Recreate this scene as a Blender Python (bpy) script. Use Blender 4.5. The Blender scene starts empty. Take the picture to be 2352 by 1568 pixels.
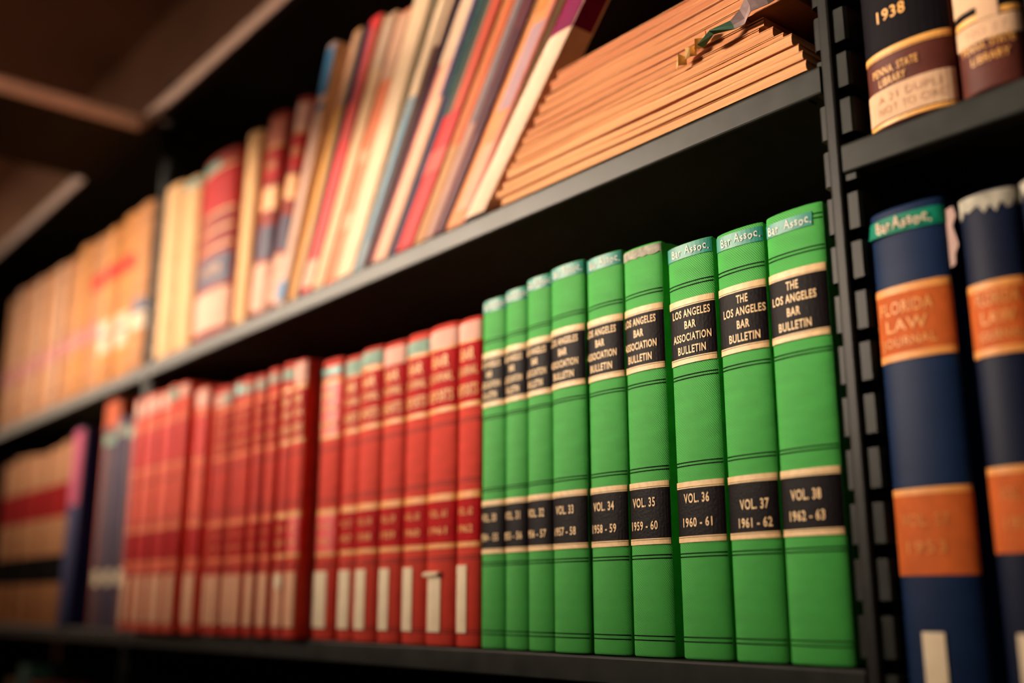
import bpy, math, random
from mathutils import Vector, Matrix
random.seed(7)
sc = bpy.context.scene
COL = sc.collection

# ------------------------------------------------------------------ camera, light, exposure
W0, H0 = 2352, 1568
CAM = Vector((0.0, -0.44189, 0.02909))
PITCH, YAW = math.radians(13.815), math.radians(39.537)
fwd = Vector((-math.cos(YAW) * math.cos(PITCH), math.sin(YAW) * math.cos(PITCH), math.sin(PITCH)))
cd = bpy.data.cameras.new('camera')
cd.lens, cd.sensor_width = 2440 / W0 * 36, 36
cd.clip_start, cd.clip_end = 0.02, 50
cd.dof.use_dof = True
cd.dof.focus_distance = 0.588
cd.dof.aperture_fstop = 2.45
cam = bpy.data.objects.new('camera', cd)
COL.objects.link(cam)
cam.location = CAM
cam.rotation_euler = fwd.to_track_quat('-Z', 'Y').to_euler()
sc.camera = cam

vs = sc.view_settings
vs.view_transform, vs.look, vs.gamma, vs.use_curve_mapping = 'Standard', 'None', 1.0, False
vs.exposure = 0.0

wd = bpy.data.worlds.new('world')
sc.world = wd
wd.use_nodes = True
wd.node_tree.nodes['Background'].inputs[0].default_value = (0.9, 0.7, 0.5, 1)
wd.node_tree.nodes['Background'].inputs[1].default_value = 0.004


def area(name, loc, sx, sy, power, color, rot=(0, 0, 0)):
    l = bpy.data.lights.new(name, 'AREA')
    l.shape, l.size, l.size_y = 'RECTANGLE', sx, sy
    l.energy, l.color = power, color
    o = bpy.data.objects.new(name, l)
    COL.objects.link(o)
    o.location, o.rotation_euler = loc, rot
    return o


WARM = (1.0, 0.80, 0.61)
LAMP_Z = 1.22
LAMPS = [(-0.6, -0.75, 1.5, 2.5), (-3.2, -0.75, 1.3, 8.0)]     # x, y, length, watts
for lx, ly, ll, lw in LAMPS:
    area('lamp_light', (lx, ly, LAMP_Z - 0.012), ll, 0.12, lw, WARM)
# added lamp: its narrow band along the stacks stands in for lens vignetting
SPOT_P, SPOT_T = Vector((-2.75, -2.0, 0.95)), Vector((-0.80, 0.0, 0.345))
sn = (SPOT_T - SPOT_P).normalized()
sx_ = (Vector((1, 0, 0)) - sn * sn.x).normalized()          # rolled so that its band of light runs level along the stacks
SPOT_ROT = Matrix((sx_, (-sn).cross(sx_), -sn)).transposed().to_euler()
SPOT_W = 1.25
so = area('added_band_light', SPOT_P, SPOT_W, 0.14, 4.1, WARM, SPOT_ROT)
so.data.spread = math.radians(15.5)

# fill light added on the far end wall to brighten the left shelf lips
area('wall_fill_light', (-5.14, -1.25, 0.98), 1.3, 0.34, 7.0, WARM, Vector((1, 0, 0)).to_track_quat('-Z', 'Z').to_euler())

# ------------------------------------------------------------------ materials


def lin(c):
    return tuple(((v / 255) / 12.92 if v / 255 <= 0.04045 else ((v / 255 + 0.055) / 1.055) ** 2.4) for v in c)


MATS = {}


def mat(key, rgb, rough=0.6, spec=0.15, metal=0.0, var=0.12, vscale=60.0, bump=0.0, bscale=900.0, weave=False,
        sheen=0.0, emit=0.0, stretch=(1, 1, 1), rvar=0.0):
    if key in MATS:
        return MATS[key]
    m = bpy.data.materials.new(key)
    m.use_nodes = True
    nt = m.node_tree
    b = nt.nodes['Principled BSDF']
    c = lin(rgb)
    b.inputs['Roughness'].default_value = rough
    b.inputs['Specular IOR Level'].default_value = spec
    b.inputs['Metallic'].default_value = metal
    if sheen:
        b.inputs['Sheen Weight'].default_value = sheen
        b.inputs['Sheen Roughness'].default_value = 0.45
    if emit:
        b.inputs['Emission Color'].default_value = (*c, 1)
        b.inputs['Emission Strength'].default_value = emit
    tc = nt.nodes.new('ShaderNodeTexCoord')
    mp = nt.nodes.new('ShaderNodeMapping')
    mp.inputs['Scale'].default_value = stretch
    nt.links.new(tc.outputs['Object'], mp.inputs['Vector'])
    n = nt.nodes.new('ShaderNodeTexNoise')
    n.inputs['Scale'].default_value = vscale
    n.inputs['Detail'].default_value = 5
    nt.links.new(mp.outputs[0], n.inputs['Vector'])
    r = nt.nodes.new('ShaderNodeValToRGB')
    r.color_ramp.elements[0].position, r.color_ramp.elements[1].position = 0.3, 0.7
    r.color_ramp.elements[0].color = (*[v * (1 - var) for v in c], 1)
    r.color_ramp.elements[1].color = (*[min(1, v * (1 + var)) for v in c], 1)
    nt.links.new(n.outputs['Fac'], r.inputs['Fac'])
    nt.links.new(r.outputs['Color'], b.inputs['Base Color'])
    if rvar:
        mr = nt.nodes.new('ShaderNodeMapRange')
        mr.inputs['To Min'].default_value, mr.inputs['To Max'].default_value = rough - rvar, rough + rvar
        nt.links.new(n.outputs['Fac'], mr.inputs['Value'])
        nt.links.new(mr.outputs[0], b.inputs['Roughness'])
    if bump:
        bp = nt.nodes.new('ShaderNodeBump')
        bp.inputs['Strength'].default_value = bump
        bp.inputs['Distance'].default_value = 0.0004
        if weave:
            w1 = nt.nodes.new('ShaderNodeTexWave')
            w1.wave_type, w1.bands_direction = 'BANDS', 'DIAGONAL'
            w1.inputs['Scale'].default_value = bscale
            w1.inputs['Distortion'].default_value = 1.5
            w1.inputs['Detail'].default_value = 2
            nt.links.new(tc.outputs['Object'], w1.inputs['Vector'])
            nt.links.new(w1.outputs['Fac'], bp.inputs['Height'])
        else:
            n2 = nt.nodes.new('ShaderNodeTexNoise')
            n2.inputs['Scale'].default_value = bscale
            n2.inputs['Detail'].default_value = 3
            nt.links.new(mp.outputs[0], n2.inputs['Vector'])
            nt.links.new(n2.outputs['Fac'], bp.inputs['Height'])
        nt.links.new(bp.outputs['Normal'], b.inputs['Normal'])
    return m


def cloth(key, rgb, **k):
    a = dict(rough=0.65, spec=0.12, var=0.10, vscale=45, bump=0.35, bscale=420, weave=True, sheen=0.0, stretch=(1, 1, 3))
    a.update(k)
    return mat(key, rgb, **a)


def paper(key, rgb, **k):
    a = dict(rough=0.75, spec=0.1, var=0.06, vscale=80, bump=0.15, bscale=500)
    a.update(k)
    return mat(key, rgb, **a)


STEEL = mat('dark_grey_enamel', (34, 36, 34), rough=0.37, spec=0.19, var=0.25, vscale=55, bump=0.06, bscale=140, rvar=0.08)
STEELD = mat('dark_enamel_underside', (30, 30, 29), rough=0.7, spec=0.15, var=0.2)
BLACKP = mat('black_back_panel', (16, 15, 15), rough=0.9, spec=0.05, var=0.2)
CANOPY = mat('tan_enamel', (150, 112, 92), rough=0.6, spec=0.3, var=0.08, vscale=20)
PAGES = mat('page_edges', (232, 205, 165), rough=0.85, spec=0.1, var=0.12, vscale=40, stretch=(40, 1, 0.6))
FLATPAGES = [mat('pulp_page_edges_%d' % i, c, rough=0.85, spec=0.1, var=0.2, vscale=34, stretch=(0.25, 1, 55)) for i, c in enumerate([(220, 160, 114), (208, 146, 102), (198, 132, 92), (190, 120, 84)])]
GOLD = mat('gilt_stamping', (246, 205, 150), rough=0.5, spec=0.5, metal=0.0, var=0.12, vscale=300)
GILT = mat('orange_gilt', (240, 160, 80), rough=0.5, spec=0.4, var=0.1, vscale=200)
LGREEN = cloth('green_bookcloth', (70, 174, 76), spec=.2, rough=.58)
LABELK = mat('black_leather_label', (18, 11, 17), rough=0.5, spec=0.08, var=0.25, vscale=300, bump=0.5, bscale=650)
RULE = mat('black_ink_rule', (4, 9, 6), rough=0.6, spec=0.03, var=0.1)
TEAL = mat('teal_tape', (40, 145, 130), rough=0.45, spec=0.4, var=0.15, vscale=120)
WHITEINK = mat('white_ink', (235, 240, 232), rough=0.6, var=0.05)
WORN = paper('worn_grey_tape', (176, 172, 158), var=0.35, vscale=240)
REDC = cloth('red_bookcloth', (214, 62, 46))
REDC2 = cloth('dull_red_bookcloth', (200, 52, 40))
REDL = mat('deep_red_label', (182, 6, 14), rough=0.6, spec=0.06, var=0.15, vscale=120)
REDLB = mat('bright_red_label', (235, 30, 36), rough=0.5, spec=0.4, var=0.1, vscale=120)
STICK = paper('cream_sticker', (250, 230, 200))
PINKT = paper('pale_pink_tape', (240, 186, 170))
TEALP = paper('pale_teal_tape', (150, 180, 165), var=0.25, vscale=200)

# ------------------------------------------------------------------ mesh helpers


def mesh_obj(name, verts, faces, m, parent=None, smooth=False, bevel=0.0, seg=2):
    me = bpy.data.meshes.new(name)
    me.from_pydata([tuple(v) for v in verts], [], faces)
    me.validate()
    for mm in (m if isinstance(m, (list, tuple)) else [m]):
        me.materials.append(mm)
    if smooth:
        for p in me.polygons:
            p.use_smooth = True
    o = bpy.data.objects.new(name, me)
    COL.objects.link(o)
    if parent:
        o.parent = parent
    if bevel:
        bv = o.modifiers.new('bevel', 'BEVEL')
        bv.width, bv.segments, bv.limit_method, bv.angle_limit = bevel, seg, 'ANGLE', math.radians(40)
    return o


class MB:
    def __init__(s):
        s.v, s.f = [], []

    def box(s, x0, x1, y0, y1, z0, z1):
        n = len(s.v)
        s.v += [(x0, y0, z0), (x1, y0, z0), (x1, y1, z0), (x0, y1, z0), (x0, y0, z1), (x1, y0, z1), (x1, y1, z1), (x0, y1, z1)]
        s.f += [tuple(n + i for i in q) for q in ((0, 3, 2, 1), (4, 5, 6, 7), (0, 1, 5, 4), (1, 2, 6, 5), (2, 3, 7, 6), (3, 0, 4, 7))]
        return s

    def prism(s, poly, h0, h1, axis='x'):
        """poly: closed 2-D outline; extruded along axis. axis x -> (y,z), z -> (x,y)"""
        n, k = len(s.v), len(poly)
        for h in (h0, h1):
            for a, b in poly:
                s.v.append((h, a, b) if axis == 'x' else (a, b, h) if axis == 'z' else (a, h, b))
        s.f.append(tuple(n + i for i in range(k)))
        s.f.append(tuple(n + k + i for i in reversed(range(k))))
        for i in range(k):
            j = (i + 1) % k
            s.f.append((n + j, n + i, n + k + i, n + k + j))
        return s

    def build(s, name, m, parent=None, **k):
        return mesh_obj(name, s.v, s.f, m, parent, **k)


def empty(name, loc, rot=(0, 0, 0)):
    o = bpy.data.objects.new(name, None)
    o.empty_display_size = 0.02
    COL.objects.link(o)
    o.location, o.rotation_euler = loc, rot
    return o


def tag(o, label=None, cat=None, group=None, kind=None):
    for k, v in (('label', label), ('category', cat), ('group', group), ('kind', kind)):
        if v:
            o[k] = v
    return o


# ------------------------------------------------------------------ lettering
_txt = {}


def glyphs(body, bold=0.0, shear=0.0):
    key = (body, bold, shear)
    if key in _txt:
        return _txt[key]
    cu = bpy.data.curves.new('text', 'FONT')
    cu.body, cu.size, cu.align_x, cu.offset, cu.shear = body, 1.0, 'LEFT', bold, shear
    cu.resolution_u = 3
    cu.space_character = 1.12
    ob = bpy.data.objects.new('text', cu)
    COL.objects.link(ob)
    dg = bpy.context.evaluated_depsgraph_get()
    dg.update()
    me = bpy.data.meshes.new_from_object(ob.evaluated_get(dg))
    vs_ = [(v.co.x, v.co.y) for v in me.vertices]
    fs = [tuple(p.vertices) for p in me.polygons]
    bpy.data.objects.remove(ob)
    bpy.data.curves.remove(cu)
    bpy.data.meshes.remove(me)
    xs = [v[0] for v in vs_]
    ys = [v[1] for v in vs_]
    x0, x1, y0, y1 = min(xs), max(xs), min(ys), max(ys)
    vs_ = [((x - x0) / (x1 - x0), (y - y0) / (y1 - y0)) for x, y in vs_]
    _txt[key] = (vs_, fs, (x1 - x0) / (y1 - y0))
    return _txt[key]


class Spine:
    """front curve of a book: y of the surface at local x"""

    def __init__(s, w, sag):
        s.w, s.sag = w, sag

    def y(s, x):
        u = max(-1, min(1, 2 * x / s.w))
        return s.sag * (1 - math.sqrt(max(0.0, 1 - 0.97 * u * u)))

    def strip(s, name, z0, z1, m, parent, off=0.0004, x0=None, x1=None, n=14, slant=0.0, ragged=0.0, lift=0.0):
        hw = s.w / 2
        x0 = -hw * 0.985 if x0 is None else x0
        x1 = hw * 0.985 if x1 is None else x1
        # sample by angle so the rounded shoulders stay smooth
        a0, a1 = math.asin(max(-1, x0 / hw)), math.asin(min(1, x1 / hw))
        v, f = [], []
        for i in range(n + 1):
            x = hw * math.sin(a0 + (a1 - a0) * i / n)
            yy = s.y(x) - off
            jb = random.uniform(0, ragged) if ragged else 0
            lf = lift * max(0, 1 - i / (n * 0.55))
            dz = slant * (x - x0)
            v += [(x, yy, z1 + dz), (x, yy - lf, z0 + dz + jb), (x, yy + off + 0.0006, z0 + dz + jb), (x, yy + off + 0.0006, z1 + dz)]
        for i in range(n):
            a, b = 4 * i, 4 * i + 4
            f += [(a, a + 1, b + 1, b), (a + 1, a + 2, b + 2, b + 1), (a + 3, a, b, b + 3), (a + 2, a + 3, b + 3, b + 2)]
        f += [(3, 2, 1, 0), (4 * n, 4 * n + 1, 4 * n + 2, 4 * n + 3)]
        return mesh_obj(name, v, f, m, parent)

    def lettering(s, name, lines, m, parent, off=0.0007, jitter=0.0):
        """lines: (text, centre x, centre z, height, width or None, bold)"""
        V, F = [], []
        for body, cx, cz, h, w, bold in lines:
            g, fs, asp = glyphs(body, bold)
            if w is None:
                w = h * asp * 0.62
            n = len(V)
            for gx, gy in g:
                x = cx + (gx - 0.5) * w
                z = cz + (gy - 0.5) * h + (jitter * math.sin(gx * 17) if jitter else 0)
                V.append((x, s.y(x) - off, z))
            F += [tuple(n + i for i in p) for p in fs]
        return mesh_obj(name, V, F, m, parent)


def book(name, xa, xb, z, h, depth, cover, y=0.0, sag=0.0045, board=0.0022, rot=0.0, pivot=None, pages=PAGES, gap=0.0004):
    """case-bound volume: cover (two boards and a rounded spine) round a page block; returns root, spine"""
    w = xb - xa - gap
    root = empty(name, ((xa + xb) / 2, y, z), (0, rot, 0))
    hw = w / 2
    sp = Spine(w, sag)
    n = 12
    out = []
    yg = sag + 0.0045
    out.append((-hw, depth))
    out.append((-hw, yg + 0.003))
    out.append((-hw + min(0.0012, hw * 0.2), yg))
    for i in range(n + 1):
        a = -math.pi / 2 + math.pi * i / n
        out.append((hw * math.sin(a) * 0.995, sp.y(hw * math.sin(a))))
    out += [(hw - min(0.0012, hw * 0.2), yg), (hw, yg + 0.003), (hw, depth)]
    k = len(out)
    # inner line of the case
    t = min(board, hw * 0.4)
    inn = []
    for (x, yy) in out:
        inn.append((max(-hw + t, min(hw - t, x * (1 - t / hw))), yy + (t if yy < depth - 1e-6 else 0)))
    v, f = [], []
    r = min(0.0012, h * 0.02)
    lev = [(0, 0.5 * r), (0.35 * r, 0.15 * r), (r, 0), (h - r, 0), (h - 0.35 * r, 0.15 * r), (h, 0.5 * r)]
    for zz, ins in lev:
        for i, (x, yy) in enumerate(out):
            ix, iy = inn[i]
            d = Vector((ix - x, iy - yy))
            d = d.normalized() * ins if d.length > 1e-9 else d
            v.append((x + d.x, yy + d.y, zz))
    base = len(v)
    for zz in (0, h):
        for (x, yy) in inn:
            v.append((x, yy, zz))
    L = len(lev)
    for a in range(L - 1):
        for i in range(k - 1):
            f.append((a * k + i, a * k + i + 1, (a + 1) * k + i + 1, (a + 1) * k + i))
    for i in range(k - 1):
        f.append((base + i, base + k + i, base + k + i + 1, base + i + 1))           # inside
        f.append((i, base + i, base + i + 1, i + 1))                                  # bottom
        f.append(((L - 1) * k + i, (L - 1) * k + i + 1, base + k + i + 1, base + k + i))
    for i in (0, k - 1):                                                              # fore edges of the boards
        for a in range(L - 1):
            pass
        ring = [a * k + i for a in range(L)] + [base + k + i, base + i]
        f.append(tuple(ring if i else reversed(ring)))
    o = mesh_obj('cover', v, f, cover, root, smooth=True)
    o.modifiers.new('edges', 'EDGE_SPLIT').split_angle = math.radians(42)
    ins = 0.003 if board > 0.001 else 0.0004
    pb = MB()
    yb = sag + t + 0.001
    poly = [(-hw + t, depth - 0.004), (-hw + t, yb)]
    for i in range(1, 8):
        a = -math.pi / 2 + math.pi * i / 8
        poly.append(((hw - t) * math.sin(a), yb - (yb - t - 0.0006) * math.cos(a)))
    poly += [(hw - t, yb), (hw - t, depth - 0.004)]
    pb.prism(poly, ins, h - ins, 'z').build('page_block', pages, root)
    return root, sp


def rules(sp, zs, parent, m=RULE, th=0.00062):
    """stamped double lines round the spine: each pair is one part"""
    hw = sp.w / 2
    n = 14
    for p in range(0, len(zs) - 1, 2):
        V, F = [], []
        for z in zs[p:p + 2]:
            b = len(V)
            for i in range(n + 1):
                x = hw * 0.99 * math.sin(-math.pi / 2 * 0.97 + math.pi * 0.97 * i / n)
                V += [(x, sp.y(x) - 0.00018, z + th / 2), (x, sp.y(x) - 0.00018, z - th / 2)]
            F += [(b + 2 * i, b + 2 * i + 1, b + 2 * i + 3, b + 2 * i + 2) for i in range(n)]
        mesh_obj('stamped_rule', V, F, m, parent)


# ------------------------------------------------------------------ the room
FLOOR, CEIL = -1.05, 1.26
BROWN = mat('brown_wall_paint', (174, 132, 110), rough=0.9, spec=0.1, var=0.22, vscale=3.0)
tag(MB().box(-5.2, 1.6, -3.2, 0.36, FLOOR - 0.05, FLOOR).build('floor', mat('dark_floor_tile', (60, 48, 40), rough=0.6)), kind='structure')
tag(MB().box(-5.2, 1.6, -3.2, 0.36, CEIL, CEIL + 0.05).build('ceiling', BROWN), kind='structure')
tag(MB().box(-5.2, 1.6, 0.30, 0.36, FLOOR, CEIL).build('wall_back', BROWN), kind='structure')
tag(MB().box(-5.2, 1.6, -3.26, -3.2, FLOOR, CEIL).build('wall_front', mat('dark_wall_paint', (40, 32, 28), rough=0.9)), kind='structure')
tag(MB().box(-5.26, -5.2, -3.26, 0.36, FLOOR, CEIL).build('wall_left', BROWN), kind='structure')
tag(MB().box(1.6, 1.66, -3.26, 0.36, FLOOR, CEIL).build('wall_right', BROWN), kind='structure')

for i, (lx, ly, ll, lw) in enumerate(LAMPS):
    r = empty('ceiling_lamp', (lx, ly, LAMP_Z))
    tag(r, ['long fluorescent ceiling lamp over the aisle beside the green volumes',
            'fluorescent ceiling lamp farther down the aisle'][i], 'lamp')
    MB().box(-ll / 2, ll / 2, -0.075, 0.075, 0.0, CEIL - LAMP_Z).build('housing', mat('white_enamel', (210, 205, 195), rough=0.5), r, bevel=0.004)
    MB().box(-ll / 2 + .01, ll / 2 - .01, -0.06, 0.06, -0.008, 0.0).build('diffuser', mat('lamp_diffuser', (255, 214, 170), emit=3.0), r)

r = empty('added_wall_fill', (-5.2, -1.25, 0.98))
tag(r, 'flat fill light panel added on the far end wall down the aisle', 'lamp')
MB().box(0, .045, -.68, .68, -.2, .2).build('housing', mat('white_enamel', (210, 205, 195), rough=0.5), r, bevel=.004)
MB().box(.045, .052, -.65, .65, -.17, .17).build('diffuser', mat('lamp_diffuser', (255, 214, 170), emit=3.0), r)
r = empty('added_band_lamp', SPOT_P)
r.rotation_euler = SPOT_ROT
tag(r, 'long louvred lamp added behind the viewer to throw a light band on the stacks', 'lamp')
ENAM = mat('white_enamel', (210, 205, 195), rough=0.5)
MB().box(-SPOT_W / 2 - .01, SPOT_W / 2 + .01, -.09, .09, .03, .09).build('housing', ENAM, r, bevel=.006)
MB().box(-SPOT_W / 2, SPOT_W / 2, -.08, .08, .006, .03).build('tube_tray', mat('lamp_diffuser', (255, 214, 170), emit=3.0), r)
inv = SPOT_ROT.to_matrix().inverted()
for sx in (-.7, .7):
    p0 = Vector((sx, 0, .06))
    d = inv @ Vector((0, 0, 1))
    q = inv @ Vector((1, 0, 0))
    top = p0 + d * ((CEIL - (SPOT_P + SPOT_ROT.to_matrix() @ p0).z))
    q2 = d.cross(q)
    V = [c + (q * math.cos(a) + q2 * math.sin(a)) * .004 for c in (p0, top) for a in (0, 1.571, 3.1416, 4.712)]
    mesh_obj('hanger_rod', V, [(0, 1, 5, 4), (1, 2, 6, 5), (2, 3, 7, 6), (3, 0, 4, 7), (0, 3, 2, 1), (4, 5, 6, 7)], ENAM, r)

# ------------------------------------------------------------------ the steel stacks
PX = [-2.133, -1.207, -0.2806, 0.645]                  # upright centres
BACK = 0.215
PITCH_HOLE = 0.0254


def upright(x, label):
    r = empty('upright_post', (x, 0, FLOOR))
    tag(r, label, 'post', 'uprights of the steel stacks')
    z0, z1 = 0.0, 0.66 - FLOOR
    # slotted body: solid between the slots, notched at the corners at every slot
    b = MB()
    k = int((z1 - z0) / PITCH_HOLE)
    ph = (0.2045 - FLOOR) % PITCH_HOLE
    zs = [z0] + [ph + i * PITCH_HOLE for i in range(k + 1) if 0.01 < ph + i * PITCH_HOLE < z1 - 0.01] + [z1]
    sh = 0.0034
    for a, c in zip(zs[:-1], zs[1:]):
        lo = a + (sh if a > z0 else 0)
        hi = c - (sh if c < z1 else 0)
        for s in (-1, 1):
            xa, xb = (0.0025, 0.0118) if s > 0 else (-0.0084, -0.0025)
            c_ = 0.0016
            if s > 0:
                poly = [(xa, 0.0021), (xb - c_, 0.0021), (xb, 0.002 + c_), (xb, 0.03), (xa, 0.03)]
            else:
                poly = [(xa, 0.002), (xa, 0.03), (xb, 0.03), (xb, 0.002)][::-1]
                poly = [(xb, 0.0021), (xb, 0.03), (xa, 0.03), (xa, 0.0021 + c_), (xa + c_, 0.0021)]
            b.prism(poly, lo, hi, 'z')
    b.build('slotted_flange', STEEL, r)
    MB().box(-0.0065, 0.0075, 0.008, 0.028, z0, z1).build('core', STEELD, r)
    rb = [(-.0036, .0010), (-.0030, .0003), (-.0020, -.0001), (.0020, -.0001), (.0030, .0003), (.0036, .0010)]
    poly = rb + [(0.0036, 0.009), (-0.0036, 0.009)]
    MB().prism(poly, z0, z1, 'z').build('front_rib', mat('charcoal_enamel', (26, 26, 25), rough=.38, spec=.2, var=.3, vscale=70), r)
    MB().box(-0.011, 0.011, 0.18, 0.212, z0, z1).build('rear_leg', STEELD, r)
    MB().box(-0.0015, 0.0015, 0.03, 0.18, z0, z1).build('side_web', STEELD, r)


upright(PX[0], 'dark slotted steel upright at the far left end of the stacks')
upright(PX[1], 'dark slotted steel upright between the tan law books and the cream book')
upright(PX[2], 'dark grey slotted steel upright right beside the green volume marked VOL. 38')
upright(PX[3], 'dark slotted steel upright at the right end, beyond the blue volumes')


def shelf(x0, x1, ztop, label, y0=0.0, lip=0.0158, m=STEEL, name='shelf', cat='shelf', depth=BACK - 0.006):
    r = empty(name, ((x0 + x1) / 2, y0, ztop))
    tag(r, label, cat, 'steel shelves')
    w = (x1 - x0) / 2
    # front lip: rolled channel, seen face on
    e = 0.0012
    prof = [(0.0, -lip + e), (e * 0.3, -lip + e * 0.3), (e, -lip), (0.0019, -lip), (0.0019, 0.0), (e * 1.4, 0.0), (e * .75, -e * .14), (e * 0.3, -e * 0.5), (e * .07, -e), (0.0, -e * 1.6)]
    MB().prism(prof, -w, w, 'x').build('front_lip', m, r)
    wd = w - 0.0095
    MB().box(-wd, wd, 0.0019, depth, -0.0018, 0.0).build('deck', STEELD, r)
    MB().box(-wd, wd, 0.0019, 0.010, -lip, -lip + .0014).build('lip_return', STEELD, r)
    MB().box(-wd, wd, depth - 0.002, depth, -0.0125, -0.0018).build('rear_lip', STEELD, r)
    return r


G = 0.0046
BAYS = [(PX[0] + G, PX[1] - G), (PX[1] + G, PX[2] - G), (PX[2] + G, PX[3] - G)]
shelf(*BAYS[0], 0.300, 'steel shelf carrying the row of tan law books at upper left')
shelf(*BAYS[1], 0.300, 'steel shelf carrying the leaning magazines and the flat pamphlet pile')
shelf(*BAYS[2], 0.2525, 'steel shelf carrying the brown leather library volumes at upper right')
shelf(*BAYS[0], 0.0, 'steel shelf carrying the dark tan and navy books at lower left')
shelf(*BAYS[1], 0.0, 'steel shelf carrying the red and the green cloth volumes')
shelf(*BAYS[2], -0.0525, 'steel shelf carrying the blue law journal volumes')
shelf(*BAYS[0], -0.305, 'lowest steel shelf at the left, under the dim books')
shelf(*BAYS[1], -0.305, 'empty looking steel shelf in the dark below the red volumes')
TB0, TB1 = -1.418, -1.212
shelf(-2.13, TB0, 0.6075, 'tan edged top shelf above the tan law books', y0=-0.03, lip=0.019, m=CANOPY, name='canopy_shelf', depth=BACK + .02)
shelf(TB1, PX[2] - 0.001, 0.6075, 'tan edged top shelf above the leaning magazines', y0=-0.03, lip=0.019, m=CANOPY, name='canopy_shelf', depth=BACK + .02)
shelf(PX[2] + 0.001, PX[3], 0.6075, 'tan edged top shelf above the brown leather library volumes', y0=-0.03, lip=0.019, m=CANOPY, name='canopy_shelf', depth=BACK + .02)
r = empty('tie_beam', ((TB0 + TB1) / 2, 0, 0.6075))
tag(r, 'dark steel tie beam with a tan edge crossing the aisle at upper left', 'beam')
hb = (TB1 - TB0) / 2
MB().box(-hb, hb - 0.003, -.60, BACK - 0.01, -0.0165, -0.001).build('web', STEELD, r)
MB().box(hb - 0.003, hb, -.60, -0.031, -0.019, 0.0).build('edge_strip', mat('lit_tan_enamel', (246, 208, 188), rough=.6, spec=.2, var=.08), r, bevel=0.0006)  # tan paint lightened to stand in for light missing on this face
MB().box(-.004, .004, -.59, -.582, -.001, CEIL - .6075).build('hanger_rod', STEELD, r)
for i, (a, c) in enumerate(BAYS):
    o = MB().box(a, c, BACK, BACK + 0.004, FLOOR, 0.58).build('back_panel', BLACKP)
    tag(o, ['black steel panel behind the tan law books', 'black steel panel behind the red and green volumes',
            'black steel panel behind the blue law journal volumes'][i], 'panel')

# ------------------------------------------------------------------ green bar volumes
SER = 'green bar bulletin volumes'
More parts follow.
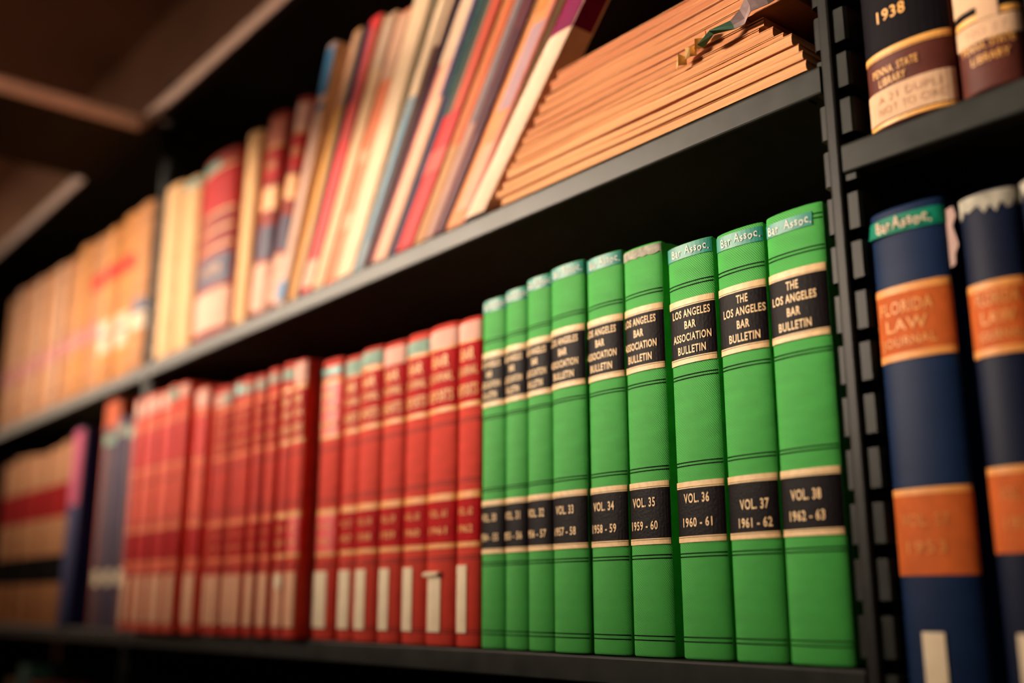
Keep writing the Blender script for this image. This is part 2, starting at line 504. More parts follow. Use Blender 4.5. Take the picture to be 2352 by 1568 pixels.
# vol, x0, x1, height, y, years, lean
GV = [(30, -.5716, -.5455, .2345, .0012, '1954-55', 0), (31, -.5453, -.5217, .2360, .0005, '1955-56', 0),
      (32, -.5211, -.4960, .2385, -.0008, '1956-57', 0), (33, -.4956, -.4642, .2395, -.0022, '1957-58', 0),
      (34, -.4637, -.4325, .2380, -.0004, '1958-59', 0), (35, -.4317, -.4005, .2352, .0000, '1959-60', 0),
      (36, -.3952, -.3617, .2278, .0002, '1960-61', -.005), (37, -.3602, -.3280, .2265, .0004, '1961-62', -.001),
      (38, -.3272, -.2916, .2272, .0006, '1962-63', .002)]
for vol, xa, xb, h, y, yr, lean in GV:
    new = vol >= 37
    root, sp = book('bound_volume', xa, xb, 0.0005, h, 0.165, LGREEN, y=y, rot=lean, sag=.0036)
    state = {30: 'beside the red volumes', 35: 'with worn grey tape at its head', 38: 'beside the slotted upright'}.get(vol, 'with teal tape at its head')
    tag(root, 'green cloth volume with black labels marked VOL. %d, %s' % (vol, state), 'book', SER)
    w = sp.w
    dz = 0.003 if vol in (33, 34, 35) else (0.0018 if vol < 33 else 0)
    t0, t1 = .1612 + dz * .5, .1905 + dz
    rules(sp, [.0087, .0110, .0525, .0543, .1012, .1030, .1495 + dz * .3, .1513 + dz * .3, .2022 + dz * .8, .2042 + dz * .8] + ([.2212, .2188] if new else []), root)
    lb = sp.strip('title_label', t0 - .0036, t1 + .0042, LABELK, root)
    for z0, z1 in ((t0 - .0036, t0 - .0009), (t1 + .0009, t1 + .0042)):
        sp.strip('gold_band', z0, z1, GOLD, lb, off=.0007)
    for z in (t0 - .0003, t1 + .0003):
        sp.strip('gold_band', z - .0003, z + .0003, GOLD, lb, off=.0007)
    names = ['THE', 'LOS ANGELES', 'BAR', 'BULLETIN'] if new else ['LOS ANGELES', 'BAR', 'ASSOCIATION', 'BULLETIN']
    sh = {36: .0005, 37: .0018, 38: -.0015}.get(vol, -.0022)
    ww = {'THE': .0075, 'LOS ANGELES': .0270, 'BAR': .0082, 'ASSOCIATION': .0272, 'BULLETIN': .0200}
    fr = (.86, .63, .385, .14)
    sp.lettering('lettering', [(t, sh, t0 + (t1 - t0) * q, .0046, ww[t] * min(1.0, .0012 + w / .0318), .024) for t, q in zip(names, fr)], GOLD, lb)
    v0, v1 = .0634, .0888
    if vol < 36:
        v1 = .0912
    lb = sp.strip('volume_label', v0 - .0033, v1 + .0037, LABELK, root)
    for z0, z1 in ((v0 - .0033, v0 - .0009), (v1 + .0009, v1 + .0037)):
        sp.strip('gold_band', z0, z1, GOLD, lb, off=.0007)
    for z in (v0 - .0003, v1 + .0003):
        sp.strip('gold_band', z - .0003, z + .0003, GOLD, lb, off=.0007)
    za, zb = {37: (.0775, .0682), 38: (.0800, .0698)}.get(vol, (.0835, .0706))
    sv = {36: -.0010, 37: .0022, 38: -.0015}.get(vol, -.0024)
    sp.lettering('lettering', [('VOL. %d' % vol, sv, za, .0053, .0178 if vol > 33 else .0165, .022), (yr.replace('-', ' - '), sv, zb, .0051, .0205 if vol > 33 else .0195, .022)], GOLD, lb)
    if vol == 35:
        sp.strip('worn_tape', h - .0075, h - .0012, WORN, root, ragged=.002)
    else:
        top = {38: h - .0045, 37: h - .0018}.get(vol, h - .0006)
        hh = .0072 if vol == 38 else .0082
        x1 = w / 2 * .7 if vol == 38 else None
        tp = sp.strip('tape', top - hh, top, TEAL, root, x1=x1, off=.0004, slant=-.02 if vol == 37 else 0)
        cx = -.0022 if vol == 38 else .0012
        sp.lettering('handwriting', [('Bar', cx - w * .27, top - hh * .55, .0047, .0076, .012), ('Assoc.', cx + w * .17, top - hh * .48, .0047, .0162, .012)],
                     WHITEINK, tp, jitter=.0004)

# ------------------------------------------------------------------ red volumes
RED_RIGHT = [(-.5993, -.5722), (-.6341, -.5995), (-.6653, -.6343), (-.6967, -.6655), (-.7288, -.6969), (-.7560, -.7290), (-.7990, -.7640)]
ORD = ['first', 'second', 'third', 'fourth', 'fifth', 'sixth', 'seventh']
RN = 'red cloth volumes with cream stickers'


def red_book(xa, xb, h, y, label, dz=0.0, sticker=(.0, .5), lower=REDL, tape=None, cover=REDC, upper=REDL, no=0, curl=False, text=True, gilt=GILT, stick=STICK):
    root, sp = book('bound_volume', xa, xb, 0.0005, h, 0.160, cover, y=y, sag=.004)
    tag(root, label, 'book', RN)
    w = sp.w
    rules(sp, [.0085, .0105, .0575, .0595, .110, .112, .152, .154], root, m=mat('dark_red_rule', (110, 26, 24)))
    a, b = .1655 + dz, .2085 + dz
    lb = sp.strip('title_label', a, b, upper, root)
    for z0, z1 in ((a - .0035, a), (b, b + .004)):
        sp.strip('gilt_band', z0, z1, gilt, lb, off=.0003)
    if text:
        sp.lettering('lettering', [(t, -.0005, a + (b - a) * q, .0088, w * .84 * k_, .020) for t, q, k_ in
                                   (('BAR', .80, .7), ('JOURNAL', .50, 1), ('REPORTS', .20, 1))], gilt, lb)
    a, b = .069 + dz * .5, .0985 + dz * .7
    lb = sp.strip('volume_label', a, b, lower, root)
    for z0, z1 in ((a - .0035, a), (b, b + .005)):
        sp.strip('gilt_band', z0, z1, gilt, lb, off=.0003)
    if text:
        sp.lettering('lettering', [('VOL. %d' % no, -.001, a + (b - a) * .70, .0052, w * .62, .014), ('19%d' % no, -.001, a + (b - a) * .30, .0052, w * .62, .014)], gilt, lb)
    if sticker:
        x0 = -w / 2 * .985 + sticker[0] * w
        st = sp.strip('spine_sticker', .009, .0535 + dz * .6 - (.004 if curl else 0), stick, root, x0=x0, x1=min(w / 2 * .97, x0 + sticker[1] * w), off=.0006)
        if curl:
            xm = x0 + sticker[1] * w / 2
            V, F = [], []
            for i in range(9):
                t = i / 8
                yy = sp.y(xm) - .0006 - .0030 * math.sin(t * 2.4)
                zz = .0495 + -.0030 * (1 - math.cos(t * 2.4)) * .6
                V += [(x0 - .002 * t, yy, zz), (x0 + sticker[1] * w - .001 * t, yy, zz), (x0 - .002 * t, yy + .0003, zz + .0003), (x0 + sticker[1] * w - .001 * t, yy + .0003, zz + .0003)]
            for i in range(8):
                q = 4 * i
                F += [(q, q + 1, q + 5, q + 4), (q + 2, q + 6, q + 7, q + 3), (q, q + 4, q + 6, q + 2), (q + 1, q + 3, q + 7, q + 5)]
            mesh_obj('curled_corner', V, F, STICK, st)
    if tape:
        tm, z0, z1 = tape
        sp.strip('tape', h - z1, h - z0, tm, root, off=.0006)
    return root


tapes = [(PINKT, .003, .016), (PINKT, .004, .017), (TEALP, .006, .016), (PINKT, .004, .018), (TEALP, .003, .014), (TEALP, .004, .016), (TEAL, .007, .014)]
for i, (xa, xb) in enumerate(RED_RIGHT):
    st = [(.04, .5), (.12, .48), (.05, .48), (.10, .48), (.08, .52), (.1, .65), (.02, .7)][i]
    lab = 'red cloth volume with a cream sticker, %s to the left of the green volumes' % ORD[i]
    if i == 1:
        lab = 'red cloth volume with a curled cream sticker, second left of the green volumes'
    if i == 6:
        lab = 'broad red cloth volume with a dark teal tape, seventh left of the green volumes'
    red_book(xa, xb, .2262 + (.0012 if i in (1, 2, 4) else 0) + (.004 if i == 6 else 0), [.001, .0, .0008, .0, -.001, .0006, .002][i], lab,
             sticker=st, tape=tapes[i], no=62 - i, curl=(i == 1), lower=REDLB if i == 6 else REDL, upper=REDLB if i == 6 else REDL)
# second run, pulled a little forward, then a third, taller run against the far upright
MIDR = [(-.8250, -.8020), (-.8480, -.8260), (-.8780, -.8570), (-.8990, -.8790), (-.9280, -.9080), (-.9490, -.9290), (-.9690, -.9500), (-.9890, -.9700)]
MORD = ['rightmost', 'second', 'third', 'fourth', 'fifth', 'sixth', 'seventh', 'last']
FADEG = mat('faded_gilt', (240, 128, 80), rough=.6)
STICKP = paper('pinkish_sticker', (240, 184, 150))
for i, (xa, xb) in enumerate(MIDR):
    r = red_book(xa, xb, .2345 + (.001 if i % 3 else -.001), -.010 + .0012 * (i % 3),
                 'narrow red cloth volume, %s counting leftward in the middle run of red volumes' % MORD[i] if 0 < i < 7 else
                 ['narrow red volume with a bright red label, at the right of the middle red run', 'narrow red volume closing the left end of the middle red run'][i // 7],
                 sticker=(.1, .75), tape=[(PINKT, .002, .02), (TEALP, .006, .016), (WORN, .005, .014), (WORN, .005, .015), (WORN, .006, .016), (TEAL, .004, .014), (WORN, .006, .018), (PINKT, .008, .02)][i], gilt=FADEG if i > 1 else GILT, stick=STICKP,
                 no=54 - i, cover=REDC2 if i % 2 else REDC, lower=REDLB if i == 0 else REDL)
V, F = [(0, 0, 0)], []
for k in range(14):
    V.append((.0062 * math.cos(k * 2 * math.pi / 14), 0, .0062 * math.sin(k * 2 * math.pi / 14)))
V += [(x, .0006, z) for x, _, z in V]
for k in range(14):
    a, b = 1 + k, 1 + (k + 1) % 14
    F += [(0, a, b), (15, b + 15, a + 15), (a, a + 15, b + 15, b)]
MIDO = [o for o in bpy.data.objects if o.parent is None and o.get('label', '').startswith('narrow red cloth volume, second counting')][0]
rt = mesh_obj('round_tag', V, F, STICK, MIDO)
rt.location = (.003, -.0014, .046)
PALER = mat('faded_red_label', (214, 52, 48), rough=.6, spec=.1)
REDC3 = cloth('faded_red_bookcloth', (232, 92, 70))
LEFTR = [(-1.0335, -1.0045)] + [(-1.0410 - .0240 * (i + 1), -1.0410 - .0240 * i - .001) for i in range(6)]
for i, (xa, xb) in enumerate(LEFTR):
    red_book(xa, xb, .2500 + .0008 * (i % 3) - (.009 if i == 0 else 0), -.017 + .0015 * (i % 2) + (.007 if i == 0 else 0), 'tall red cloth volume near the far upright, %s of seven counted from the right' % ORD[i],
             dz=.004, lower=REDL, upper=PALER, sticker=(.08, .75) if i != 5 else (.1, .6), tape=[(PINKT, .003, .02), (PINKT, .003, .014), (TEALP, .004, .016), (PINKT, .004, .02), (PINKT, .004, .02), (PINKT, .005, .022), (PINKT, .003, .022)][i],
             no=40 - i, cover=REDC3, text=False, gilt=FADEG, stick=STICKP)
def leaning(name, xr, t, lean, h, depth, cover, **k):
    y = k.get('y', 0.0)
    a = math.radians(lean)
    root, sp = book(name, xr - t, xr, Z1, h, depth, cover, **k)
    root.rotation_euler = (0, a, 0)
    root.location = (xr - (t / 2) * math.cos(a), y, Z1 + (t / 2) * math.sin(a))
    return root, sp


# ------------------------------------------------------------------ law books on the upper middle shelf
Z1 = 0.3005
TANC = mat('cream_vellum', (238, 186, 130), rough=0.65, spec=0.12, var=0.12, vscale=40, stretch=(3, 1, 1))
TANC2 = mat('tan_law_calf', (210, 140, 80), rough=0.65, spec=0.1, var=0.16, vscale=30)
TANC3 = mat('orange_law_calf', (220, 142, 62), rough=0.65, spec=0.1, var=0.16, vscale=30)
BROWNR = mat('red_brown_calf', (150, 48, 36), rough=0.6, spec=0.12, var=0.2, vscale=40)
BLUEL = mat('slate_blue_label', (74, 66, 92), rough=0.55, var=0.15)
PINKW = paper('pinkish_white_label', (240, 190, 168), var=0.12)
REDM = mat('red_morocco_label', (186, 26, 28), rough=0.6, spec=.08, var=0.15)
r, sp = book('law_book', -1.1950, -1.1440, Z1, .2100, .17, TANC, sag=.006)
tag(r, 'plain cream bound book standing right of the far upright', 'book')
r, sp = book('law_book', -1.1430, -1.0940, Z1, .2020, .17, TANC, sag=.006, y=.001)
tag(r, 'plain cream bound book between its cream twin and the thick red brown book', 'book')
sp.strip('tape', .190, .1985, TEALP, r)
r, sp = book('law_book', -1.0900, -1.0020, Z1, .2065, .18, BROWNR, sag=.009)
tag(r, 'thick red brown law book with a slate blue label and teal tape at its head', 'book')
sp.strip('tape', .190, .199, TEAL, r, x1=.012, slant=.0)
lb = sp.strip('title_label', .142, .186, REDM, r)
for z in (.1885, .138, .118, .098):
    sp.strip('gilt_band', z - .0012, z + .0012, GILT, lb, off=.0003)
lb = sp.strip('volume_label', .056, .088, BLUEL, r)
sp.lettering('lettering', [('STATUTES', 0, .073, .008, .05, .01)], GILT, lb)
sp.strip('paper_label', .008, .050, PINKW, r)
r, sp = leaning('law_book', -.9560, .0310, 3, .2040, .17, TANC, sag=.005, y=.001)
tag(r, 'plain cream bound book between the thick red brown book and the narrow banded one', 'book')
for (xr, wv, ln, hh, lab) in ((-.9170, .0370, 6, .2080, 'narrow banded law book in red, slate blue and pink beside the cream book'),
                          (-.8895, .0260, 12, .2075, 'banded law book partly hidden behind the first leaning magazine')):
    r, sp = leaning('law_book', xr, wv, ln, hh, .17, BROWNR, sag=.006, y=.003)
    tag(r, lab, 'book')
    lb = sp.strip('head_label', hh - .033, hh - .006, PINKT if xr > -.9 else paper('rosy_label', (214, 128, 108)), r)
    lb = sp.strip('title_label', .136, .170, REDM, r)
    sp.strip('gilt_band', .171, .175, GILT, lb, off=.0003)
    sp.strip('gilt_band', .106, .130, GILT, lb, off=.0003)
    sp.lettering('lettering', [('LAWS', 0, .153, .010, .022, .01)], GILT, lb)
    sp.strip('volume_label', .056, .090, BLUEL, r)
    sp.strip('paper_label', .004, .052, PINKW, r)

# ------------------------------------------------------------------ leaning magazines


def slump(root, a):
    for o in root.children_recursive:
        for v in o.data.vertices:
            v.co.x += v.co.z * math.tan(a)


def magazine(xr, t, lean, length, rgb, label, bands=(), y=0.0, cat='magazine', depth=.165, key=None, name='magazine'):
    """slab resting on its lower right edge, leaning to the right"""
    a = math.radians(lean)
    m = paper(key or 'magazine_cover_%02x%02x%02x' % rgb, rgb, rough=.55, spec=.15)
    t, length = t / math.cos(a), length * math.cos(a)      # limp: the leaves slip over each other, so head and tail stay level
    root, sp = book(name, xr - t, xr, Z1, length, depth, m, y=y, sag=min(.0012, t * .15), board=.0005, gap=0, pages=paper('magazine_pages', (236, 214, 186)))
    tag(root, label, cat, 'magazines leaning on the upper shelf')
    for (f0, f1, c, *u) in bands:
        mm = c if isinstance(c, bpy.types.Material) else paper('print_%02x%02x%02x' % c, c, rough=.55, spec=.15)
        x0, x1 = (u[0] * sp.w - sp.w / 2, u[1] * sp.w - sp.w / 2) if u else (None, None)
        sp.strip('printed_band', f0 * length, f1 * length, mm, root, x0=x0, x1=x1, off=.0003, n=6)
    if lean < 42:
        slump(root, a)
    return root, sp


BLUE = (20, 104, 150)
magazine(-.8731, .0148, 19, .250, (214, 176, 158), 'pale magazine with a blue block at its head, leftmost of the leaning magazines', [(.80, .985, BLUE), (.745, .765, BLUE), (.02, .09, (60, 140, 190)), (.2, .7, (226, 168, 140), .3, .6)])
magazine(-.8487, .0122, 23.3, .252, (226, 160, 80), 'mustard magazine with a tan head right of the blue headed one', [(.72, .99, (214, 160, 120)), (.3, .7, (236, 170, 70), .2, .8)], y=.001)
magazine(-.8437, .0040, 24, .250, (72, 84, 90), 'thin slate grey magazine between the mustard and the bright red one')
magazine(-.8185, .0172, 24.8, .252, (232, 52, 52), 'bright red magazine with a purple streak at its upper edge', [(.70, .98, (96, 44, 96), .0, .3), (.02, .12, (236, 180, 150)), (.55, .95, (206, 80, 70), .5, .95)], y=-.001)
magazine(-.7985, .0172, 26.2, .246, (228, 184, 140), 'cream magazine between the bright red and the orange patterned one', [(.80, .99, (200, 166, 140))])
magazine(-.7775, .0172, 26.6, .240, (240, 128, 84), 'orange patterned magazine with a pale head', [(.75, .99, (220, 170, 140)), (.20, .26, (240, 180, 140), .3, .9), (.45, .5, (240, 180, 140), .1, .7)], y=.001)
magazine(-.7495, .0240, 27.2, .262, (240, 204, 166), 'thick off white magazine right of the orange patterned one')
magazine(-.7355, .0105, 30.5, .268, (140, 164, 176), 'pale blue grey magazine beside the thick off white one', [(.56, .99, (244, 212, 176)), (.1, .5, (96, 150, 178), .55, .85)], y=.001)
magazine(-.7275, .0058, 32, .270, (96, 44, 34), 'thin dark brown magazine right of the blue grey one', [(.70, .99, (232, 192, 160))])
magazine(-.7215, .0040, 33, .270, (44, 32, 62), 'very thin navy magazine against the pinkish white one')
magazine(-.6965, .0200, 33.4, .272, (240, 178, 148), 'pinkish white magazine between two navy ones', [(.0, .62, (176, 70, 70), .0, .18), (.62, .99, (234, 196, 164)), (.5, .99, (92, 84, 140), .84, 1.0)])
magazine(-.6860, .0072, 33.8, .268, (40, 46, 84), 'slim navy and teal magazine left of the scarlet one', [(.5, .99, (44, 90, 92), .3, .9)], y=.001)
magazine(-.6600, .0195, 34.2, .2700, (206, 22, 28), 'scarlet magazine turning green and rust toward its head', [(.42, .99, (70, 82, 70), .0, .45), (.42, .99, (196, 70, 40), .45, 1.0), (.24, .31, (226, 90, 80))])
magazine(-.6440, .0128, 35, .268, (186, 128, 74), 'tan magazine with a rust upper half right of the scarlet one', [(.3, .99, (206, 100, 52), .3, 1.0)], y=.001)
magazine(-.6310, .0098, 35.5, .265, (176, 132, 118), 'dusty rose and grey magazine between the tan and maroon ones', [(.35, .99, (110, 100, 108), .4, 1.0)])
magazine(-.6160, .0118, 36, .266, (86, 24, 42), 'maroon magazine with a rose edge', [(.0, .99, (150, 90, 86), .0, .18), (.3, .6, (60, 16, 40), .4, .7)], y=-.001)
magazine(-.5905, .0200, 37.5, .262, (226, 140, 86), 'orange and lilac magazine beside the white one with purple labels', [(.35, .60, (176, 140, 148), .3, .9), (.64, .97, (204, 130, 60), .1, .55), (.05, .25, (236, 160, 130), .3, .9), (.0, .99, (196, 110, 100), .86, 1.0)])
r, sp = magazine(-.5665, .0172, 42.3, .262, (20, 16, 18), 'white spined paperback with two purple labels leaning on the flat pile', [], y=-.002, name='paperback', cat='book')
PH = .262 * math.cos(math.radians(42.3))
WB = paper('white_spine_cloth', (240, 204, 178))
sp.strip('spine_cloth', .001, PH - .001, WB, r, off=.0002)
MB().box(sp.w / 2, sp.w / 2 + .0004, .0006, .020, .001, PH - .001).build('spine_cloth', WB, r)
PURP = paper('purple_label_paper', (126, 12, 72), rough=.6)
for f0, f1 in ((.545, .66), (.715, .865)):
    z0, z1 = f0 * PH, f1 * PH
    # labels fold from the spine round on to the right cover
    sp.strip('purple_label', z0, z1, PURP, r, off=.0004)
    MB().box(sp.w / 2 + .0005, sp.w / 2 + .0009, .0008, .018, z0, z1).build('purple_label', PURP, r)

bpy.context.view_layer.update()
slump(r, math.radians(42.3))

# ------------------------------------------------------------------ flat pile of pamphlets
PN = 'pamphlets lying flat on the upper shelf'
pz = Z1
layers = []
# (thickness, left x, right x, y)
spec = [(.0062, -.548, -.293, .0005), (.0050, -.556, -.294, -.0008), (.0056, -.556, -.297, .0008),
        (.0068, -.5545, -.300, -.0006), (.0034, -.550, -.306, .0004), (.0060, -.548, -.312, .0000), (.0030, -.546, -.322, .0008), (.0052, -.545, -.318, .0002), (.0046, -.542, -.330, -.0005),
        (.0070, -.5160, -.300, .0006), (.0064, -.514, -.296, .0000), (.0056, -.513, -.305, .0008),
        (.0070, -.494, -.292, .0004), (.0056, -.489, -.296, .0012)]
WORD = ['lowest', 'second', 'third', 'fourth', 'fifth', 'sixth', 'seventh', 'eighth', 'ninth', 'tenth', 'eleventh', 'twelfth', 'thirteenth', 'topmost']
pcov = [paper('buff_wrapper', (216, 160, 112)), paper('pulp_wrapper', (204, 144, 100)), paper('rust_wrapper', (150, 84, 56))]
for i, (t, xa, xb, y) in enumerate(spec):
    xa = max(xa, -.5625 + (pz + t - Z1) * .93)
    root = empty('pamphlet', ((xa + xb) / 2, y, pz))
    tag(root, 'buff paper pamphlet lying flat, %s in the pile of fourteen from the shelf up' % WORD[i] if 0 < i < 13 else
        ['lowest buff pamphlet, lying flat directly on the shelf', 'topmost buff pamphlet on the flat pile'][i // 13], 'pamphlet', PN)
    hx, dp = (xb - xa) / 2, .17
    # page block with a gently wavy front edge
    V, F = [], []
    n, q = 40, 5
    ph = random.uniform(0, 6)
    for a in range(n + 1):
        x = -hx + 2 * hx * a / n
        for b in range(q + 1):
            u = b / q
            yy = .0004 * (2 * u - 1) ** 2 + .0004 * math.sin(ph + a * .25) + random.uniform(-.0001, .0001)
            V.append((x, yy, .0005 + (t - .001) * u))
    base = len(V)
    for a in range(n + 1):
        x = -hx + 2 * hx * a / n
        V += [(x, dp, .0005), (x, dp, t - .0005)]
    for a in range(n):
        for b in range(q):
            F.append((a * (q + 1) + b, (a + 1) * (q + 1) + b, (a + 1) * (q + 1) + b + 1, a * (q + 1) + b + 1))
        F.append((a * (q + 1) + q, (a + 1) * (q + 1) + q, base + 2 * a + 3, base + 2 * a + 1))
        F.append((a * (q + 1), base + 2 * a, base + 2 * a + 2, (a + 1) * (q + 1)))
        F.append((base + 2 * a, base + 2 * a + 1, base + 2 * a + 3, base + 2 * a + 2))
    F.append(tuple([b for b in range(q + 1)] + [base + 1, base]))
    F.append(tuple([n * (q + 1) + b for b in reversed(range(q + 1))] + [base + 2 * n, base + 2 * n + 1]))
    mesh_obj('page_block', V, F, FLATPAGES[min(3, (i + (i % 3 == 1)) // 4)], root)
    for z0, z1, nm in ((0.0, .0005, 'back_cover'), (t - .0005, t, 'front_cover')):
        MB().box(-hx - .0004, hx + .0004, -.0001, dp + .001, z0, z1).build(nm, pcov[2 if i in (2, 8, 11) and z0 else i % 2], root)
    pz += t + .00015
# short stubby booklets pushed in at the right end
bz = Z1 + sum(s[0] + .00015 for s in spec[:2])
# torn cover hanging from the pile
V, F = [], []
path = [(-.3570, .3385, 0), (-.346, .3415, .15), (-.336, .3440, .5), (-.329, .3455, 1.1), (-.320, .3470, 1.2), (-.311, .3490, 1.3), (-.304, .3520, 1.0)]
for i, (x, z, wv) in enumerate(path):
    hgt = .002 + .0075 * min(1, wv)
    yo = -.008 - .004 * math.sin(i * 1.9)
    V += [(x, yo, z + hgt / 2), (x + .001, yo - .003 * math.cos(i), z), (x + .002, yo + .001, z - hgt / 2),
          (x, yo + .0004, z + hgt / 2), (x + .001, yo - .003 * math.cos(i) + .0004, z), (x + .002, yo + .0014, z - hgt / 2)]
for i in range(len(path) - 1):
    a, b = 6 * i, 6 * i + 6
    F += [(a, a + 1, b + 1, b), (a + 1, a + 2, b + 2, b + 1), (a + 3, b + 3, b + 4, a + 4), (a + 4, b + 4, b + 5, a + 5),
          (a, b, b + 3, a + 3), (a + 2, a + 5, b + 5, b + 2)]
F += [(0, 3, 4, 1), (1, 4, 5, 2), (6 * 6, 37, 40, 39), (37, 38, 41, 40)]
tm = mat('torn_printed_paper', (132, 112, 112), rough=.7, var=.45, vscale=90)
tc = empty('torn_cover', (0, 0, 0))
o = mesh_obj('printed_scrap', V, F, [tm, paper('torn_teal_paper', (96, 140, 116))], tc)
for i, p in enumerate(o.data.polygons):
    p.material_index = 1 if i < 12 else 0
V, F = [], []
for i in range(10):
    x = -.378 + .0027 * i
    zb = .3345 + .0009 * i
    hh = .003 + .0035 * abs(math.sin(i * 1.7))
    yo = -.004 - .0025 * math.sin(i * 2.3)
    V += [(x, yo, zb), (x + .0015, yo - .0015, zb + hh), (x, yo + .0006, zb), (x + .0015, yo - .0009, zb + hh)]
for i in range(9):
    a, b = 4 * i, 4 * i + 4
    F += [(a, b, b + 1, a + 1), (a + 2, a + 3, b + 3, b + 2), (a, a + 2, b + 2, b), (a + 1, b + 1, b + 3, a + 3)]
F += [(0, 1, 3, 2), (36, 38, 39, 37)]
mesh_obj('frayed_edge', V, F, paper('frayed_cream_paper', (232, 190, 124)), tc)
tag(tc, 'crumpled torn grey and teal cover scrap sticking out of the flat pile', 'paper scrap')

# ------------------------------------------------------------------ tan law books, upper left bay
n = 0
x = -1.2260
TN = 'tan law books on the upper left shelf'
for i in range(12):
    w = .0540 if i < 5 else .0500
    hh = .2120 + .003 * math.sin(i * 2.1) + (.006 if i > 7 else 0)
    c = [TANC2, TANC3, TANC3, TANC2, TANC3][i] if i < 5 else (TANC2 if i % 2 else mat('dusty_law_calf', (208, 146, 98), rough=.6, var=.16))
    r, sp = book('law_book', x - w, x, Z1, hh, .18, c, sag=.007, y=-.002 + .002 * (i % 2))
    d = ['first tan law book left of the far upright', 'tan law book with a white paper label, second left of the far upright', 'tan law book with a scarlet band and white label, third left of the far upright',
         'tan law book with a scarlet band, fourth left of the far upright', 'tan law book, fifth left of the far upright, before a narrow gap'][i] if i < 5 else \
        'tan law book with a rosy label, %s counting leftward after the narrow gap' % ORD[i - 5]
    tag(r, d, 'book', TN)
    if i in (1, 2, 3):
        sp.strip('title_label', .138, .158, mat('scarlet_label', (224, 48, 28), rough=.6, spec=.05), r)
    if i == 0:
        sp.strip('volume_label', .070, .088, BLUEL, r)
        sp.strip('paper_label', .050, .070, paper('white_label', (246, 220, 190)), r)
    if i in (1, 2):
        a = sp.strip('paper_label', .040, .082, paper('white_label', (246, 220, 190)), r, x0=-.02, x1=.018)
        sp.strip('label_stripe', .060, .064, BLUEL, a, off=.0007, x0=-.02, x1=.018)
    if i >= 3:
        a = sp.strip('volume_label', .066, .090, mat('rosy_calf_label', (196, 84, 78), rough=.55, var=.25), r)
        sp.lettering('lettering', [('VOL.', 0, .082, .008, .02, .01), ('%d' % (90 - i), 0, .072, .008, .014, .01)], GILT, a)
    rb = rules(sp, [.015, .018, .100, .103, .19, .193], r, m=mat('brown_rule', (150, 84, 44)), th=.0012)
    x -= w + (.0075 if i == 4 else .0006)

# ------------------------------------------------------------------ lower left shelf
DT = mat('dark_tan_buckram', (176, 112, 56), rough=.7, var=.12)
REDB = mat('crimson_label', (150, 14, 16), rough=.8, spec=.03)
BLK = mat('black_label', (14, 10, 10), rough=.9, spec=.02)
GREYP = cloth('grey_purple_cloth', (104, 80, 92))
NAVY = cloth('navy_cloth', (32, 38, 92))
for i, (xa, xb, hh, c, lab, y) in enumerate([(-1.2620, -1.2280, .240, GREYP, 'grey purple book beside the far upright, right of its two twins', .004),
                                            (-1.2960, -1.2630, .246, cloth('slate_cloth', (84, 70, 96)), 'slate purple book in the middle of three beside the orange one', .002),
                                            (-1.3320, -1.2970, .238, GREYP, 'grey purple book with a pale sticker touching the orange book', .0)]):
    r, sp = book('bound_volume', xa, xb, .0005, hh, .16, c, y=y)
    tag(r, lab, 'book')
    sp.strip('spine_sticker', .048, .066, STICK, r, x0=-.011, x1=.009)
    sp.strip('tape', hh - .022, hh - .010, TEALP if i != 1 else WORN, r)
r, sp = book('bound_volume', -1.3860, -1.3335, .0005, .2820, .19, cloth('orange_brown_cloth', (206, 84, 26)), y=.016)
tag(r, 'tall orange book standing behind the grey purple ones at lower left', 'book')
r, sp = book('bound_volume', -1.4400, -1.3950, .0005, .2480, .17, NAVY, y=-.004)
tag(r, 'navy book with a pink upper part at lower left', 'book')
sp.strip('pink_wrapper', .150, .246, cloth('pink_cloth', (196, 70, 110)), r, x0=-.016, x1=.019)
x = -1.4520
for i in range(6):
    w = .054
    hh = .236 + .003 * math.cos(i * 1.7)
    r, sp = book('law_book', x - w, x, .0005, hh, .18, DT, sag=.007, y=.001 * (i % 2))
    tag(r, 'dark tan book with crimson and black labels, %s left of the navy book' % ORD[i], 'book', 'dark tan books on the lower left shelf')
    sp.strip('title_label', .140, .184, REDB, r)
    sp.strip('volume_label', .054, .090, BLK, r)
    x -= w + .0008
# dim books one shelf lower
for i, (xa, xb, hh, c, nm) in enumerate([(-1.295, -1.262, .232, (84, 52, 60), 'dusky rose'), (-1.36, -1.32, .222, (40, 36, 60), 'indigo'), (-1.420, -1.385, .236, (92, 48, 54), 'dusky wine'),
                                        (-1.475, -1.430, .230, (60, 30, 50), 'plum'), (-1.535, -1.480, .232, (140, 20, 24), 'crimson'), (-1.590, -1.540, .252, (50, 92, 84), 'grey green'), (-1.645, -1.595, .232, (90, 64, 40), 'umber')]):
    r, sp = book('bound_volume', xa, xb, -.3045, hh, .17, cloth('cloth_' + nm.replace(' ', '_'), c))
    tag(r, '%s cloth book in the dark on the lowest shelf at left' % nm, 'book')

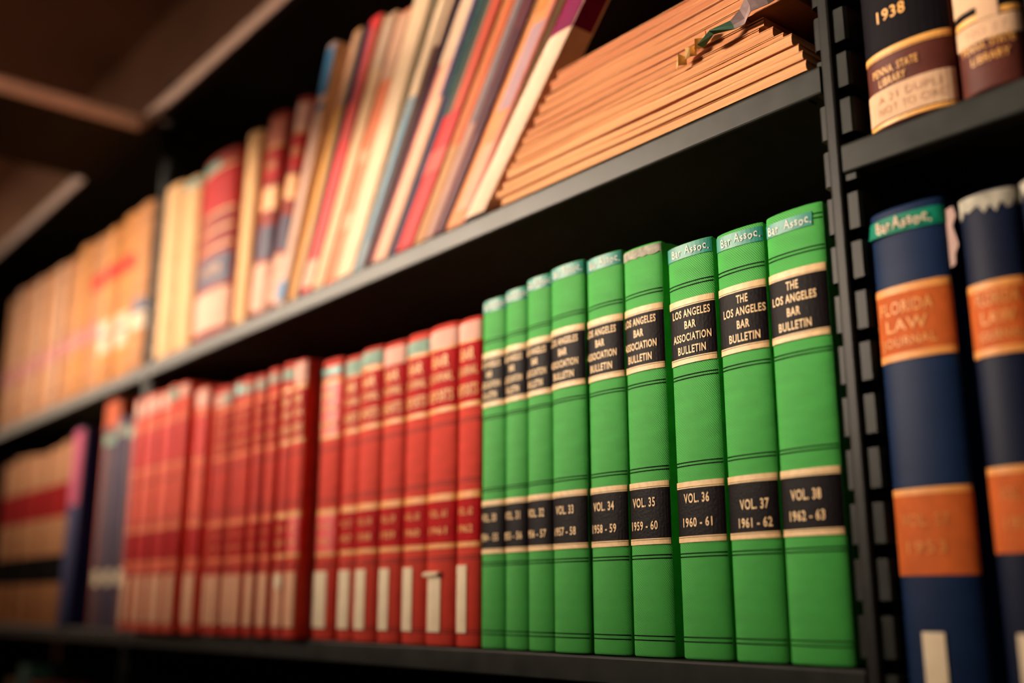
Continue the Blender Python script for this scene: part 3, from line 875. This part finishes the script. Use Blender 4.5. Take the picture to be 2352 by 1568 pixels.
# ------------------------------------------------------------------ right bay: brown library volumes above, blue law journals below
ZR = 0.2530
LEATH = mat('brown_leather', (92, 44, 36), rough=.55, spec=.15, var=.18, vscale=60, bump=.2, bscale=260)
NIGHT = mat('blue_black_label', (16, 13, 20), rough=.6, spec=.06, var=.2, vscale=200, bump=.3, bscale=400)
OLDW = paper('old_white_label', (224, 184, 150), var=.1)
FAINT = mat('faint_stamp', (196, 154, 128), rough=.8)
GILTB = mat('bright_gilt', (244, 178, 92), rough=.4, spec=.5, var=.1)
r, sp = book('library_volume', -.2625, -.2165, ZR, .235, .17, LEATH, sag=.0085)
tag(r, 'brown leather library volume with a black label dated 1938, beside the slotted upright', 'book')
a = sp.strip('date_label', .0405, .076, NIGHT, r)
sp.lettering('lettering', [('1938', -.0035, .0580, .0064, .0155, .014)], GILTB, a)
sp.strip('gilt_band', .0375, .0402, GILTB, a, off=.0003)
sp.strip('gilt_band', .0365, .0370, GILTB, a, off=.0003)
sp.lettering('lettering', [('PENNA. STATE', -.0045, .0290, .0042, .0250, .010), ('LIBRARY', -.0060, .0232, .0042, .0150, .010)], GILTB, r)
a = sp.strip('paper_label', .0035, .0198, OLDW, r)
sp.lettering('faint_stamping', [('A 21 DUPLI', .001, .0145, .004, .032, -.01), ('NOT TO CIRC', .002, .0085, .004, .034, -.01)], FAINT, a)
sp.strip('gilt_band', .0008, .0028, GILTB, r, off=.0003)
r, sp = book('library_volume', -.2145, -.1835, ZR, .235, .17, LEATH, sag=.0075)
tag(r, 'brown leather library volume with crossed white paper strips, second from the slotted upright', 'book')
sp.strip('gilt_band', .0345, .0375, GILTB, r)
a = sp.strip('date_label', .038, .075, NIGHT, r)
a = sp.strip('paper_label', .0238, .0335, OLDW, r, off=.0006)
a2 = sp.strip('paper_label', .0335, .060, OLDW, r, x0=-.002, x1=.0075, off=.0010)
sp.strip('paper_label', .0410, .060, OLDW, r, x0=-.0153, x1=-.002, off=.0008)
sp.lettering('faint_stamping', [('NO 27', .001, .0285, .004, .018, -.01)], FAINT, a)
sp.lettering('lettering', [('PENNA. STATE', .0005, .0215, .0040, .0240, .010), ('LIBRARY', .0015, .0150, .0040, .0175, .010)], GILTB, r)
r, sp = book('library_volume', -.1815, -.150, ZR, .235, .17, cloth('ink_blue_cloth', (22, 28, 36)), sag=.005)
tag(r, 'dark ink blue volume at the photo\'s upper right edge', 'book')

ZB = -0.0520
BLUEC = cloth('blue_buckram', (18, 40, 76), spec=.12, rough=.5, bump=.12, sheen=0)
BLUEC2 = cloth('dark_blue_buckram', (14, 24, 50), spec=.12, rough=.5, bump=.12, sheen=0)
ORL = mat('orange_leather_label', (206, 100, 44), rough=0.6, spec=.1, var=0.14, vscale=90)
BLB = [(-.2665, -.2280, .2635, .0, BLUEC, 27, 1953, 'blue law journal volume with teal tape at its head, beside the slotted upright'),
       (-.2215, -.1945, .2585, .0, BLUEC2, 28, 1954, 'blue law journal volume with a ragged white tape, second from the slotted upright'),
       (-.1935, -.1560, .2590, .0, BLUEC2, 29, 1955, 'blue law journal volume cut off by the photo\'s right edge')]
for i, (xa, xb, hh, y, c, no, yr, lab) in enumerate(BLB):
    r, sp = book('bound_volume', xa, xb, ZB, hh, .17, c, sag=.006, y=y)
    tag(r, lab, 'book', 'blue law journal volumes')
    w = sp.w
    o = -ZB
    t0, t1 = [(.1375, .1728), (.1322, .1650), (.1315, .1640)][i]
    v0, v1 = [(.0408, .0788), (.0490, .0846), (.049, .0846)][i]
    a = sp.strip('title_label', t0 + o, t1 + o, ORL, r)
    for z0, z1 in ((t0, t0 + .0034), (t1 - .0036, t1)):
        sp.strip('gilt_band', z0 + o, z1 + o, GILT, a, off=.0006)
    sx = -.0025 if i == 0 else .001
    sp.lettering('lettering', [('FLORIDA', sx, t0 + .0250 + o, .0060, w * .72, .014), ('LAW', sx, t0 + .0165 + o, .0058, w * .56, .014), ('JOURNAL', sx, t0 + .0080 + o, .0056, w * .74, .014)], GILT, a)
    a = sp.strip('volume_label', v0 + o, v1 + o, ORL, r)
    sp.lettering('lettering', [('VOL. %d' % no, sx, v0 + .024 + o, .0055, w * .62, .012), ('%d' % yr, sx, v0 + .012 + o, .0055, w * .5, .012)], mat('dull_gilt', (226, 140, 70), rough=.5), a)
    sp.strip('gilt_band', v1 - .0030 + o, v1 + o, GILT, a, off=.0006)
    if i == 0:
        tp = sp.strip('tape', .1985 + o, .2072 + o, mat('green_teal_tape', (18, 132, 104), rough=.45, var=.2, vscale=120), r, off=.0006, lift=.0022)
        sp.lettering('handwriting', [('Bar', -w * .25, .2026 + o, .0058, .0085, .02), ('Assoc.', w * .13, .2030 + o, .0056, .0190, .02)], mat('cream_ink', (230, 205, 180), rough=.6), tp, off=.0016, jitter=.0005)
        V, F = [], []
        for k in range(7):
            z = .2045 - .0275 * k / 6 + o
            y1 = .010 + .0035 * math.sin(k * 1.3)
            ex = .0048 + .0012 * math.sin(k * 2.1) - .0014 * (k == 6)
            for yy in (.0050, .0055):
                V += [(w / 2 - .0002, yy, z), (w / 2 + ex, yy - .0025, z)]
        for k in range(6):
            q = 4 * k
            F += [(q + 2, q + 3, q + 7, q + 6), (q, q + 4, q + 5, q + 1), (q, q + 2, q + 6, q + 4), (q + 1, q + 5, q + 7, q + 3)]
        F += [(0, 1, 3, 2), (24, 26, 27, 25)]
        tag(mesh_obj('torn_sticker', V, F, paper('grey_pink_paper', (178, 150, 144)), r), 'torn pale paper slip sticking out past the right cover')
    else:
        sp.strip('tape', hh - .011, hh - .001, WORN, r, ragged=.006)
    sp.strip('spine_sticker', -.020 + o, .0168 + o, STICK, r, x0=-w * .22, x1=w * .06, off=.0006)
